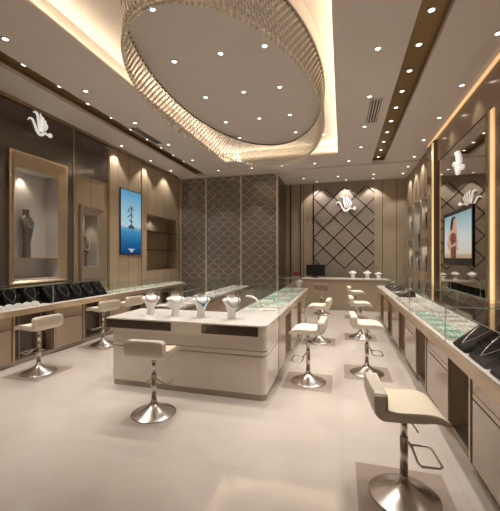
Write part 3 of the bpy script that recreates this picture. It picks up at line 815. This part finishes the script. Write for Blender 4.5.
for i, (y0, y9) in enumerate(((2.34, 4.40), (4.41, 5.86), (5.87, 7.64), (7.65, 9.14))):
    glass_case('low clear glass case on the left counter, %s from the near end' % ORD[i], -5.0, -4.585, y0, y9, CT, 1.15 if i < 2 else 1.02, 'glass cases on the left counter')

# ------------------------------------------------------------------ the island
IX0, IX1, IY0, IY1, IY2 = -2.79, -.80, 3.57, 4.30, 8.2
t = thing('island_counter', 'white lacquer front counter of the central island carrying the white busts', 'counter', (0, 0, 0))
def rrect(x0, x1, y0, y1, r, corners=(0, 1, 0, 0), n=8):
    pts = []
    for i, (cx_, cy_, a0) in enumerate(((x0, y0, 180), (x1, y0, 270), (x1, y1, 0), (x0, y1, 90))):
        if corners[i]:
            ox = cx_+(r if cx_ == x0 else -r); oy = cy_+(r if cy_ == y0 else -r)
            pts += [(ox+r*math.cos(math.radians(a0+90*k/n)), oy+r*math.sin(math.radians(a0+90*k/n))) for k in range(n+1)]
        else: pts.append((cx_, cy_))
    return pts
def rp(nm, x0, x1, y0, y1, r, z0, z1, mt, par, **k):
    g = BM(); prism(g, rrect(x0, x1, y0, y1, r, **k), lambda u, v, kk: (u, v, z0+(z1-z0)*kk)); return obj(nm, g, mt, par)
rp('plinth', IX0+.018, IX1-.012, IY0+.012, IY1, .07, 0, .07, 'plinth', t)
rp('lower_front', IX0+.01, IX1-.005, IY0+.005, IY1, .07, .07, .485, 'cream', t)
rp('metal_groove', IX0+.03, IX1-.022, IY0+.024, IY1, .06, .485, .50, 'chrome', t)
rp('middle_band', IX0+.01, IX1-.007, IY0+.007, IY1, .07, .50, .545, 'cream', t)
rp('metal_groove', IX0+.03, IX1-.022, IY0+.024, IY1, .06, .545, .555, 'chrome', t)
rp('upper_front', IX0+.01, IX1-.005, IY0+.005, IY1, .07, .555, .72, 'cream', t)
rp('band_core', IX0+.02, IX1-.005, IY0-.035, IY1, .08, .7205, .829, 'cream', t)
for a, b_ in ((IX0-.045, -1.95), (-1.56, -.89)): bobj('dark_band', (a, b_, IY0-.045, IY0+.019, .722, .829), 'recess', t, bev=.003)
bobj('dark_band', (IX0-.045, IX0+.019, IY0+.019, IY1, .722, .829), 'recess', t, bev=.003)
bobj('cream_block', [(-1.95, -1.56, IY0-.036, IY0+.019, .722, .829)], 'cream', t, bev=.003)
rp('top_slab', IX0-.055, IX1+.012, IY0-.05, IY1, .09, .830, .845, 'white', t)
IZ = .845
def arm(label, x0, x1, facing, top='white'):
    t = thing('island_cabinet', label, 'cabinet', (x0, IY1+.001, 0))
    w = x1-x0; L = IY2-IY1
    bobj('plinth', (.03, w-.03, 0, L, 0, .07), 'plinth', t)
    bobj('carcass', (.17 if facing < 0 else .012, w-.17 if facing > 0 else w-.012, 0, L, .07, .74), 'champ', t)
    xo = w if facing > 0 else 0; s = -facing
    def B(u0, u1, v0, v1, z0, z1):
        a, b_ = sorted((xo+s*u0, xo+s*u1)); return (a, b_, v0, v1, z0, z1)
    y = 0; first = True
    while y < L-.3:
        pe = min(y+(.56 if first else .8), L)
        bobj('door', B(.0, .17, y+.01, pe-.01, .075, .735), 'champ', t, bev=.003)
        bobj('post', B(-.006, .02, pe-.009, pe+.012, .07, .74), 'champ2', t)
        re = min(pe+.55, L)
        if re > pe+.1: bobj('recess_panel', B(.155, .169, pe+.013, re, .075, .735), 'recess', t)
        y = re; first = False
    bobj('edge_band', (-.012 if facing < 0 else 0, w+.012 if facing > 0 else w, 0, L, .74, .823), 'champ2', t, bev=.003)
    bobj('top_slab', (-.012 if facing < 0 else 0, w+.012 if facing > 0 else w, 0, L, .8235, .845), top, t, bev=.003)
arm('champagne cabinet arm of the island along the middle aisle', -1.40, IX1, 1)
arm('champagne cabinet arm of the island along the left aisle', IX0, -2.18, -1, 'recess')
for i, (y0, y1) in enumerate(((4.34, 5.62), (5.63, 6.9), (6.91, 8.16))):
    glass_case('clear glass case on the right arm of the island, %s from its front' % ORD[i], -1.38, -.815, y0, y1, IZ, 1.15, 'glass cases on the right island arm')
    glass_case('clear glass case on the left arm of the island, %s from its front' % ORD[i], -2.77, -2.20, y0, y1, IZ, 1.10, 'glass cases on the left island arm')

# busts on the island front
make_bust('white bust wearing a red bead necklace, leftmost on the island', (-2.40, 3.82, IZ), .9, neck='red', drop=.60)
make_bust('white bust wearing a pale grey bead necklace on the island', (-2.05, 3.83, IZ), .85, neck='grey', drop=.58)
make_bust('white bust wearing a turquoise necklace with a pendant on the island', (-1.70, 3.84, IZ), .8, neck='teal', drop=.60, pendant='teal')
make_bust('white bust wearing a dark silver bead necklace, rightmost on the island', (-1.30, 3.84, IZ), .8, h=.305, w=.25, neck='gunmetal', drop=.50)
# desk busts
DZ = .951
# ------------------------------------------------------------------ far desk
t = thing('reception_desk', 'plain beige reception desk in front of the diamond wall', 'desk', (0, 10.4, 0))
bobj('front_panel', (-1.75, 1.30, 0, .03, 0, .915), 'vinyl', t, bev=.003)
bobj('side_panel', (-1.75, -1.71, .031, .5, 0, .915), 'vinyl', t); bobj('side_panel', (1.26, 1.30, .031, .5, 0, .915), 'vinyl', t)
bobj('desktop', (-1.78, 1.34, -.03, .52, .916, .95), 'white', t, bev=.005)
make_bust('small white bust on the far desk, left of the three', (.32, 10.62, DZ), .2, h=.24, w=.24, d=.09, neck='silver', group='busts on the far desk')
make_bust('small white bust on the far desk, middle of the three', (.74, 10.62, DZ), -.2, h=.24, w=.24, d=.09, neck='silver', group='busts on the far desk')
make_bust('small white bust on the far desk, right of the three', (1.05, 10.6, DZ), -.2, h=.20, w=.22, d=.09, neck='silver', group='busts on the far desk')
t = thing('computer_monitor', 'black computer monitor standing on the left of the far desk', 'monitor', (-.80, 10.6, DZ))
bobj('screen', (-.29, .29, -.02, .02, .06, .41), 'blacktv', t, bev=.005)
bobj('stand', (-.03, .03, -.015, .03, .012, .10), 'blacktv', t); bobj('foot', (-.11, .11, -.08, .08, 0, .012), 'blacktv', t, bev=.003)
t = thing('gift_bag', 'small dark red gift bag at the left end of the far desk', 'bag', (-1.42, 10.65, DZ))
g = BM(); prism(g, [(-.09, 0), (.09, 0), (.10, .17), (-.08, .17)], lambda u, v, k: (u, -.04+.08*k, v)); obj('bag_body', g, 'redbag', t)
g = BM(); tube(g, [(-.04, -.041, .15), (-.035, -.042, .21), (.03, -.042, .21), (.04, -.041, .15)], .004, 5); obj('handle', g, 'redbag', t)

# ------------------------------------------------------------------ jewellery in the cases
def neck_stand(label, loc, rz, w=.27, dpt=.26, h=.25, group=None):
    """black slanted stand with a chain loop; front (low edge) faces -x before turning"""
    t = thing('necklace_stand', label, 'necklace stand', loc, rz, group)
    g = BM()
    prism(g, [(-dpt/2, 0), (dpt/2+.03, 0), (dpt/2+.03, .02), (dpt/2, h), (dpt/2-.02, h+.006), (-dpt/2, .018)], lambda u, v, k: (u, (-w/2 if k == 0 else w/2), v))
    bmesh.ops.bevel(g, geom=list(g.edges), offset=.004, segments=1, affect='EDGES')
    obj('stand', g, 'black', t)
    sl = (h-.018)/(dpt-.02); pts = []
    for i in range(28):
        a = 2*PI*i/28; v = .5-.5*math.cos(a)               # 0 at the low point, 1 at the top
        wd = w*.44*math.sin(a)*(v**.45)
        x = -dpt/2+.03+(dpt*.72)*v; z = .018+sl*(x+dpt/2)+.006
        pts.append((x, wd, z))
    g = BM(); tube(g, pts, .0024, 5, closed=True); obj('chain', g, 'silver', t)
    return t
for i, y in enumerate((3.15, 2.77, 2.39, 2.01)):
    neck_stand('black slanted stand with silver necklace on the right counter, %s from mint pads' % ORD[i], (1.12, y, CT+.001), 0, w=.29, dpt=.36, h=.295, group='black necklace stands on the right counter')
for i, y in enumerate((4.55, 4.83, 5.12, 5.41, 5.70)):
    neck_stand('black slanted necklace stand on the left counter, %s right of the pearls' % ORD[i], (-4.78, y, CT+.001), PI, w=.25, dpt=.22, h=.27, group='black necklace stands on the left counter')
for i, y in enumerate((3.55, 3.9, 4.25)):
    neck_stand('black necklace stand behind the white pearl pads on left counter, %s from left' % ORD[i], (-4.86, y, CT+.001), PI, w=.25, dpt=.17, h=.27, group='black stands behind the pearl pads')

def cushion(name, label, cat, loc, a, b_, h, body, top, group, coil=True):
    t = thing(name, label, cat, loc, 0, group)
    g = BM(); box(g, -a/2, a/2, -b_/2, b_/2, 0, h, bev=min(h*.4, .012)); obj('pad', g, body, t)
    g = BM()
    if coil:
        for r in (.32*min(a, b_), .2*min(a, b_)):
            n = max(8, int(2*PI*r/.017))
            for k in range(n): bead(g, (r*math.cos(2*PI*k/n), r*math.sin(2*PI*k/n), h+.006), .008, 5)
    else:
        for k in range(4):
            x = -a/2+a*(k+.5)/4; tube(g, [(x, -b_*.38, h+.003), (x+.01, 0, h+.006), (x, b_*.38, h+.003)], .005, 5)
    obj('jewellery', g, top, t)
    return t
for k, y in enumerate((3.30, 3.44, 3.58, 3.72, 3.86, 4.0, 4.14)):
    t = thing('pearl_pad', 'rounded white pad heaped with pearls at the front of left counter, %s from the left' % ORD[k], 'jewellery pad', (-4.67, y, CT+.001), 0, 'pearl pads on the left counter')
    g = BM(); lathe(g, [(.062, 0), (.064, .015), (.055, .038), (.035, .054), (.012, .06)], 20); obj('pad', g, 'resin', t)
    g = BM()
    for r, z in ((.060, .032), (.048, .050), (.032, .062), (.015, .068)):
        n = int(2*PI*r/.0175)
        for q in range(n): bead(g, (r*math.cos(2*PI*q/n), r*math.sin(2*PI*q/n), z), .009, 6)
    obj('jewellery', g, 'resin', t)

def tray(label, loc, a, b_, pads, group, n=3):
    t = thing('jewellery_tray', label, 'tray', loc, 0, group)
    g = BM(); box(g, -a/2, a/2, -b_/2, b_/2, 0, .008)
    for q in ((-a/2, -a/2+.006, -b_/2, b_/2), (a/2-.006, a/2, -b_/2, b_/2), (-a/2+.006, a/2-.006, -b_/2, -b_/2+.006), (-a/2+.006, a/2-.006, b_/2-.006, b_/2)): box(g, *q, .008, .02)
    obj('tray_body', g, 'white', t)
    for i in range(n):
        y = -b_/2+.012+(b_-.024)*(i+.5)/n; h_ = (b_-.024)/n*.42
        g = BM(); box(g, -a/2+.012, a/2-.012, y-h_, y+h_, .0085, .034, bev=.006); p = obj('pad', g, pads[i % len(pads)], t)
        g = BM()
        for q in range(4):
            x = -a/2+.03+(a-.06)*q/3
            tube(g, [(x, y-h_*.8, .036), (x, y, .041), (x, y+h_*.8, .036)], .004, 5)
        obj('bracelets', g, 'silver', p)
    return t
k = 0
for j in range(5):
    y = 3.56+.30*j
    for i, x in enumerate((1.05, 1.31)):
        tray('%s jewellery tray in the %s row of pads beyond the black stands, %s column' % (('mint green' if i == 0 or j > 9 else 'pale silvery'), ORD[j], 'front' if i == 0 else 'rear'), (x, y, CT+.001), .22, .25, (['mint', 'mint2'] if (i == 0 or j < 2) else ['grey', 'deck']) if i == 0 else ['grey', 'resin'], 'trays in the second right glass case')
for j in range(5):
    y = 5.2+.32*j
    for i, x in enumerate((1.05, 1.31)):
        tray('pale grey jewellery tray in the third glass case on the right, %s row, %s column' % (ORD[j], 'front' if i == 0 else 'rear'), (x, y, CT+.001), .22, .26, ['resin', 'grey'], 'trays in the third right glass case')
for j in range(6):
    neck_stand('dark necklace stand in the farther glass cases on the right, %s from the near end' % ORD[j], (1.18, 6.98+.40*j, CT+.001), 0, w=.28, dpt=.26, h=.16, group='dark stands in the far right cases')
# left counter, beyond the black stands
for j in range(11):
    y = 6.0+.3*j
    if y > 9.01: break
    tray('mint and white jewellery tray on the far left counter, %s beyond the black stands' % ORD[j], (-4.79, y+.01, CT+.001), .30, .24, ['mint2', 'resin'], 'trays on the far left counter')
# island right arm
t = thing('bracelet_arch', 'curved white display arch in the front glass case of the right island arm', 'display stand', (-1.20, 4.62, IZ+.001), .0)
g = BM(); pts = [(-.13, .20), (-.06, .195), (.0, .17), (.045, .12), (.06, .06), (.06, .0)]
out = [(x, z) for x, z in pts]+[(x-.02*(1 if i < 2 else 1.0) if i > 2 else x, z-.02 if i <= 2 else z) for i, (x, z) in reversed(list(enumerate(pts)))]
prism(g, out, lambda u, v, k: (u, -.04+.08*k, v)); obj('arch', g, 'resin', t)
bobj('base_plate', (-.16, .10, -.09, .09, 0, .006), 'resin', t)
cushion('bracelet_pad', 'small white pad on the island just right of the curved arch', 'jewellery pad', (-.98, 4.62, IZ+.001), .16, .2, .02, 'resin', 'silver', None, False)
for j, y in enumerate((4.87, 5.13, 5.39, 5.80, 6.07, 6.34, 6.61, 7.06, 7.33, 7.60)):
    for i, x in enumerate((-.96, -1.22)):
        tray('mint green jewellery tray on the right island arm, %s row, %s side' % (ORD[j], 'aisle' if i == 0 else 'inner'), (x, y, IZ+.001), .22, .24, ['mint', 'mint2'] if (i+j) % 3 else ['resin', 'mint2'], 'mint trays on the right island arm')
make_bust('small white bust at the far end of the right island arm', (-1.0, 7.98, IZ+.001), .5, h=.24, w=.2, d=.08, neck='silver')
# island left arm
k = 0
for j, y in enumerate((4.50, 4.80, 5.10, 5.40, 5.79, 6.09, 6.39, 6.69, 7.07, 7.37, 7.67, 7.97)):
    cushion('pearl_pad', 'white pad of coiled pearls on the left island arm, %s from its front' % ORD[j], 'jewellery pad', (-2.62, y, IZ+.001), .15, .16, .03, 'resin', 'pearl', 'pearl pads on the left island arm')
    tray('white jewellery tray behind the pearls on the left island arm, %s from its front' % ORD[j], (-2.38, y, IZ+.001), .24, .22, ['resin'], 'white trays on the left island arm')

# ------------------------------------------------------------------ world, camera, view
w = bpy.data.worlds.new('room_air'); w.use_nodes = True; sc.world = w
w.node_tree.nodes['Background'].inputs[0].default_value = (.5, .42, .34, 1); w.node_tree.nodes['Background'].inputs[1].default_value = .05
cam = bpy.data.cameras.new('camera'); co = bpy.data.objects.new('camera', cam); COL.objects.link(co)
cam.sensor_fit = 'HORIZONTAL'; cam.sensor_width = 36; cam.lens = 36*332/500
cam.clip_start = .05; cam.shift_y = (257-255.5)/500
co.location = (0, 0, H); co.rotation_euler = (PI/2, 0, math.atan(92/332))
sc.camera = co
sc.view_settings.view_transform = 'Standard'; sc.view_settings.look = 'None'; sc.view_settings.gamma = 1; sc.view_settings.exposure = .22
sc.view_settings.use_curve_mapping = False
sc.cycles.use_denoising = True; sc.cycles.max_bounces = 10; sc.cycles.diffuse_bounces = 5; sc.cycles.glossy_bounces = 5; sc.cycles.transparent_max_bounces = 24
sc.cycles.sample_clamp_indirect = 4.
